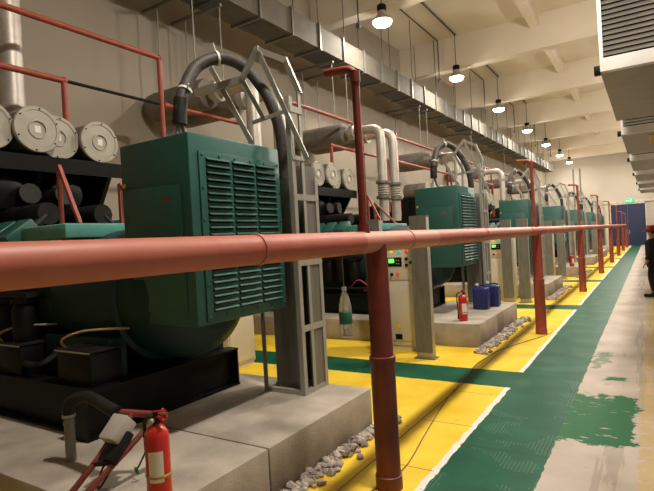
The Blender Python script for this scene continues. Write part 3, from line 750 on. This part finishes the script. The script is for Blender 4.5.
# ------------------------------------------------------------------ extinguishers
def make_ext(x, y, z, rot=0):
    r = root('fire_extinguisher', (x, y, z))
    part('cylinder', MB().lathe((x, y, z), [(.066, 0), (.071, .008), (.072, .03), (.072, .36), (.068, .395), (.05, .425), (.028, .44), (.026, .45)], 'Z', 24), 'red_ext', r)
    part('label', MB().lathe((x, y, z), [(.0724, .10), (.0732, .102), (.0732, .30), (.0724, .302)], 'Z', 24) if False else lab(x, y, z), 'white', r, 'white printed label')
    part('valve', MB().lathe((x, y, z), [(.027, .45), (.03, .455), (.03, .48), (.018, .49), (.016, .515)], 'Z', 14).cyl((x, y, z+.475), (x+.055, y-.0, z+.475), .012, seg=8), 'grime', r)
    part('handle', MB().bar((x-.02, y, z+.50), (x+.075, y, z+.475), .022, .006).bar((x-.02, y, z+.515), (x+.085, y, z+.535), .022, .006), 'red_ext', r)
    part('gauge', MB().lathe((x, y-.03, z+.468), [(.017, -.012), (.017, .006)], 'Y', 12), 'galv', r)
    part('hose', MB().tube([(x-.03, y, z+.475), (x-.075, y-.01, z+.47), (x-.095, y-.01, z+.40), (x-.088, y-.01, z+.2), (x-.082, y-.01, z+.10)], .010, 8, 5).cyl((x-.082, y-.01, z+.10), (x-.08, y-.01, z+.03), .013, .017, 10), 'rubber', r)
    part('strap', MB().lathe((x, y, z), [(.072, .14), (.0755, .141), (.0755, .155), (.072, .156)], 'Z', 24), 'tan', r)
    return r
def lab(x, y, z):
    b = MB(); n = 8; ri = .0724; ro = .0734
    a0, a1 = math.radians(-85), math.radians(-15)
    pts = []
    for k in range(n+1):
        a = a0+(a1-a0)*k/n; pts.append(math.cos(a)*1j*0+complex(math.cos(a), math.sin(a)))
    v = [[b.bm.verts.new((x+p.real*q, y+p.imag*q, z+h)) for p in pts] for q, h in ((ri, .12), (ro, .12), (ro, .30), (ri, .30))]
    for i in range(4):
        A, B = v[i], v[(i+1) % 4]
        for k in range(n): b.bm.faces.new((A[k], A[k+1], B[k+1], B[k]))
    b.bm.faces.new([v[i][0] for i in range(4)]); b.bm.faces.new([v[i][n] for i in range(4)][::-1])
    return b
x0 = make_ext(-2.545, 2.01, HP)
tag(x0, 'red fire extinguisher with a white label, large at the front of the nearest plinth', 'fire extinguisher', 'red fire extinguishers')
o = shift(x0, -2.76+2.545, 8.58-2.01); tag(o, 'red fire extinguisher at the corner of the second plinth, before the blue jerrycans', 'fire extinguisher', 'red fire extinguishers')
o = shift(x0, -2.60+2.545, 21.55-2.01); tag(o, 'small distant red fire extinguisher on the fourth plinth', 'fire extinguisher', 'red fire extinguishers')

# ------------------------------------------------------------------ jerrycans and bottle
def make_can(x, y, z):
    r = root('jerrycan', (x, y, z)); a, d, h = .145, .12, .42
    t = bmesh.new(); bmesh.ops.create_cube(t, size=1)
    for v in t.verts: v.co = Vector((v.co.x*2*a, v.co.y*2*d, v.co.z*h))+Vector((x, y, z+h/2))
    bmesh.ops.bevel(t, geom=t.edges[:], offset=.035, segments=3, profile=.5, affect='EDGES')
    b = MB(); b._merge(t)
    b.prism([(x-.13, z+h-.02), (x-.02, z+h-.02), (x-.05, z+h+.03), (x-.11, z+h+.03)], 'XZ', y-.07, y+.07)
    for k in (-.07, 0, .07): b.box(x+k-.012, x+k+.012, y-d-.004, y+d+.004, z+.06, z+h-.08, .003)
    part('body', b, 'blue', r)
    part('handle', MB().pipe([(x+.12, y, z+h-.02), (x+.11, y, z+h+.035), (x-.02, y, z+h+.035), (x-.03, y, z+h-.02)], .016, .04, 10), 'blue', r)
    part('cap', MB().lathe((x-.08, y, z+h+.03), [(.034, 0), (.036, .005), (.036, .035), (.03, .04)], 'Z', 16), 'white', r, 'white screw cap')
    return r
j0 = make_can(-2.84, 10.0, HP)
tag(j0, 'blue plastic jerrycan with a white cap on the second plinth, the nearer of two', 'jerrycan', 'blue jerrycans')
o = shift(j0, .10, .40); tag(o, 'blue plastic jerrycan on the second plinth, the farther of two', 'jerrycan', 'blue jerrycans')

bx, by, bz = RX, 2.92, 1.215
r = root('water_bottle', (bx, by, bz))
part('bottle_body', MB().lathe((bx, by, bz), [(.03, 0), (.041, .006), (.043, .02), (.041, .05), (.043, .06), (.043, .19), (.040, .215), (.028, .265), (.015, .295), (.0145, .31)], 'Z', 20), 'plastic', r)
part('bottle_label', MB().lathe((bx, by, bz), [(.0435, .09), (.0442, .091), (.0442, .165), (.0435, .166)], 'Z', 20), 'green_label', r, 'dark green label')
part('cap', MB().lathe((bx, by, bz), [(.0165, .306), (.0165, .330), (.013, .333)], 'Z', 14), 'white', r)
part('string', MB().cyl((bx, by, bz+.33), (bx, by, RZ-.075), .0012, seg=5).tube([(bx, by-.001, RZ-.079), (bx, by+.001, RZ-.079)], .002, 5), 'plastic', r)
tag(r, 'clear plastic water bottle with a green label hanging left of the nearest red post', 'bottle')

# ------------------------------------------------------------------ pipework at the front of the nearest plinth
r = root('drain_pipe', (-3.61, 2.10, HP))
part('stub', MB().cyl((-3.61, 2.10, HP), (-3.61, 2.10, .71), .036, seg=16).cyl((-3.61, 2.10, .64), (-3.61, 2.10, .66), .041, seg=16), 'galv_dull', r)
part('hose', MB().pipe([(-3.61, 2.10, .69), (-3.61, 2.10, .80), (-3.44, 2.14, .86), (-3.05, 2.10, .80)], .042, .1, 14), 'rubber', r, 'black rubber hose')
part('clamp', MB().cyl((-3.61, 2.10, .695), (-3.61, 2.10, .715), .046, seg=16), 'galv', r)
tag(r, 'short grey drain pipe with a bent black hose on the nearest plinth', 'pipe')
r = root('fuel_pipe', (-2.95, 1.9, .0))
part('tube', MB().tube([(-2.86, 2.33, .77), (-2.90, 1.74, .425), (-2.91, 1.68, .36), (-2.92, 1.60, .03)], .020, 10).cyl((-3.12, 2.1, .795), (-2.78, 2.29, .755), .024, seg=12), 'red_shaded', r)
part('tube', MB().tube([(-2.98, 2.17, .775), (-3.01, 1.73, .425), (-3.02, 1.67, .36), (-3.03, 1.59, .03)], .020, 10), 'red_shaded', r)
part('union', MB().cyl((-2.866, 2.25, .70), (-2.872, 2.20, .66), .027, seg=10).cyl((-2.985, 2.14, .745), (-2.99, 2.10, .71), .027, seg=10), 'grime', r)
rot = (math.radians(42), 0, math.radians(4))
part('actuator', MB().obox((-2.96, 2.04, .715), (.13, .17, .11), rot, .008), 'grey_box', r, 'light grey actuator box')
part('actuator_base', MB().obox((-2.94, 2.0, .63), (.16, .20, .05), rot, .008).bar((-3.0, 1.88, .55), (-2.86, 1.95, .56), .025), 'grime', r)
part('wire', MB().tube([(-2.90, 1.97, .60), (-2.88, 1.90, .50), (-2.93, 1.86, .42), (-2.96, 1.92, .52), (-2.9, 1.98, .58)], .007, 6, 5).tube([(-2.84, 2.16, .72), (-2.80, 2.14, .62), (-2.82, 2.10, .52), (-2.85, 2.09, .47)], .006, 6, 5), 'rubber', r)
part('tag', MB().obox((-2.855, 2.085, .455), (.022, .012, .05), (.3, 0, .3), .004), 'green_label', r, 'small green tag')
tag(r, 'sloping red fuel pipes with a grey actuator box left of the large extinguisher', 'fuel pipe')

# ------------------------------------------------------------------ loose cable on the floor
pts = [(-1.84, 3.2), (-1.755, 3.72), (-1.866, 4.475), (-2.018, 5.461), (-2.075, 6.15), (-2.16, 7.1), (-2.13, 7.7), (-2.06, 8.3), (-1.62, 9.62), (-1.60, 10.0)]
tag(single('floor_cable', MB().tube([(x, y, .006) for x, y in pts], .0048, 6, 6), 'filter_body', (-1.9, 6, 0)), 'thin dark cable snaking over the yellow and green floor', 'cable')

# ------------------------------------------------------------------ person at the right edge
def skin_mesh(joints, edges, radii, sub=2):
    me = bpy.data.meshes.new('sk'); me.from_pydata([Vector(j) for j in joints], edges, [])
    o = bpy.data.objects.new('sk', me); C.objects.link(o)
    md = o.modifiers.new('s', 'SKIN'); md.use_smooth_shade = True
    for v, rr in zip(me.skin_vertices[0].data, radii):
        v.radius = rr if isinstance(rr, tuple) else (rr, rr)
    me.skin_vertices[0].data[0].use_root = True
    s = o.modifiers.new('u', 'SUBSURF'); s.levels = sub; s.render_levels = sub
    dg = bpy.context.evaluated_depsgraph_get(); dg.update()
    out = bpy.data.meshes.new_from_object(o.evaluated_get(dg))
    C.objects.unlink(o); bpy.data.objects.remove(o); bpy.data.meshes.remove(me)
    return out
def chain(j, n0=0): return [(n0+i, n0+i+1) for i in range(len(j)-1)]
PX, PY = .02, 15.3
r = root('person', (PX, PY, 0)); r.rotation_euler = (0, 0, math.radians(180-14))   # built facing +x, turned to face the generators
def add_me(name, me, m, parent, label=None):
    o = bpy.data.objects.new(name, me); me.materials.clear(); me.materials.append(M[m])
    for p in me.polygons: p.use_smooth = True; p.material_index = 0
    C.objects.link(o); o.parent = parent; ROOT[o.name] = Vector((0, 0, 0))
    if label: o['label'] = label
    return o
J = [(0, 0, .95), (0, 0, 1.12), (.01, 0, 1.30), (0, 0, 1.43), (.01, 0, 1.50), (.03, 0, 1.56), (.035, 0, 1.62), (.03, 0, 1.69),
     (0, .10, .92), (.05, .11, .50), (-.01, .11, .10), (.03, .12, .05), (.15, .125, .03),
     (0, -.10, .92), (-.08, -.11, .50), (-.16, -.11, .11), (-.12, -.12, .05), (.0, -.125, .03),
     (0, .17, 1.41), (-.02, .24, 1.14), (.08, .25, .91), (.10, .25, .85),
     (0, -.17, 1.41), (.0, -.24, 1.14), (.09, -.24, .91), (.11, -.24, .85)]
Ed = [(0, 1), (1, 2), (2, 3), (3, 4), (4, 5), (5, 6), (6, 7), (0, 8), (8, 9), (9, 10), (10, 11), (11, 12), (0, 13), (13, 14), (14, 15), (15, 16), (16, 17),
      (3, 18), (18, 19), (19, 20), (20, 21), (3, 22), (22, 23), (23, 24), (24, 25)]
Rd = [(.12, .15), (.11, .14), (.12, .16), (.09, .13), (.055, .055), (.075, .065), (.095, .08), (.075, .065),
      .085, .058, .042, .045, .035, .085, .058, .042, .045, .035, .062, .046, .033, .036, .062, .046, .033, .036]
# fingers rooted in the palms
for base in (21, 25):
    bp_ = Vector(J[base]); s = 1 if base == 21 else -1
    for dy, ln in ((-.028, .075), (-.009, .085), (.010, .08), (.028, .065)):
        i = len(J); J += [tuple(bp_+Vector((.02, dy*.9, -.02))), tuple(bp_+Vector((.02+ln*.55, dy, -.02-ln*.5))), tuple(bp_+Vector((.02+ln*.65, dy, -.03-ln)))]
        Ed += [(base, i), (i, i+1), (i+1, i+2)]; Rd += [.011, .009, .008]
    i = len(J); J += [tuple(bp_+Vector((.03, -s*.03, .01))), tuple(bp_+Vector((.065, -s*.04, -.02)))]
    Ed += [(base, i), (i, i+1)]; Rd += [.013, .009]
body = add_me('body', skin_mesh(J, Ed, Rd, 1), 'skin', r)
fc = MB(); fc.ball((.128, 0, 1.615), .016, 1, .8, 1.4).ball((.03, .085, 1.62), .022, .8, .4, 1.3).ball((.03, -.085, 1.62), .022, .8, .4, 1.3)
fo = part('face', fc, 'skin', body)
ey = MB(); ey.ball((.118, .033, 1.645), .011).ball((.118, -.033, 1.645), .011).obox((.118, 0, 1.568), (.012, .045, .008))
part('eye', ey, 'hair', body)
part('hair', MB().ball((.015, 0, 1.665), .098, 1.0, .9, 1.0, 16), 'hair', body)
hh = MB(); hh.lathe((.03, 0, 1.66), [(.118, 0), (.122, .01), (.118, .05), (.095, .10), (.05, .130), (.004, .138)], 'Z', 24)
t = MB(); hh.lathe((.055, 0, 1.66), [(.14, -.004), (.145, .002), (.14, .008), (.10, .014)], 'Z', 24); hh.box(-.08, .14, -.012, .012, 1.775, 1.803, .006)
part('hard_hat', hh, 'hat', body, 'dark red hard hat')
Jj = [(0, 0, .90), (0, 0, 1.12), (.01, 0, 1.30), (0, 0, 1.43), (.005, 0, 1.475), (0, .17, 1.41), (-.02, .24, 1.14), (.075, .25, .925), (0, -.17, 1.41), (0, -.24, 1.14), (.085, -.24, .925)]
add_me('jacket', skin_mesh(Jj, [(0, 1), (1, 2), (2, 3), (3, 4), (3, 5), (5, 6), (6, 7), (3, 8), (8, 9), (9, 10)], [(.19, .20), (.19, .19), (.18, .20), (.12, .16), (.08, .08), .09, .075, .055, .09, .075, .055], 2), 'cloth', body, 'black work jacket')
Jt = [(0, 0, .96), (0, .10, .90), (.05, .11, .50), (-.01, .11, .12), (0, -.10, .90), (-.08, -.11, .50), (-.16, -.11, .13)]
add_me('trousers', skin_mesh(Jt, [(0, 1), (1, 2), (2, 3), (0, 4), (4, 5), (5, 6)], [(.14, .16), .10, .078, .066, .10, .078, .066], 2), 'cloth', body, 'black trousers')
sh = MB()
for y, x in ((.122, .05), (-.122, -.10)):
    sh.obox((x+.03, y, .045), (.28, .10, .08), (0, 0, 0), .03).obox((x-.05, y, .09), (.12, .095, .09), (0, 0, 0), .03)
part('shoe', sh, 'rubber', body)
tag(r, 'person in a dark red hard hat and black work clothes, standing at the right edge', 'person')

# ------------------------------------------------------------------ camera, world, view
w = bpy.data.worlds.new('World'); bpy.context.scene.world = w; w.use_nodes = True
w.node_tree.nodes['Background'].inputs[0].default_value = (0, 0, 0, 1)
f_px, yaw, pitch, roll = 514., .56321, -.007084, -.05692
cy, sy, cp_, sp_ = math.cos(yaw), math.sin(yaw), math.cos(pitch), math.sin(pitch)
F = Vector((-sy*cp_, cy*cp_, sp_)); R_ = Vector((cy, sy, 0)); U = R_.cross(F)
cr, sr = math.cos(roll), math.sin(roll)
A = R_*cr+U*sr; B = -R_*sr+U*cr
cam = bpy.data.cameras.new('camera'); cam.sensor_width = 36; cam.lens = f_px/654*36; cam.clip_end = 200; cam.clip_start = .05
co = bpy.data.objects.new('camera', cam); C.objects.link(co)
mt = Matrix((A, B, -F)).transposed().to_4x4(); mt.translation = (0, 0, 1.85); co.matrix_world = mt
sc = bpy.context.scene; sc.camera = co
sc.view_settings.view_transform = 'Standard'; sc.view_settings.look = 'None'; sc.view_settings.gamma = 1
sc.view_settings.use_curve_mapping = False; sc.view_settings.exposure = 0.12
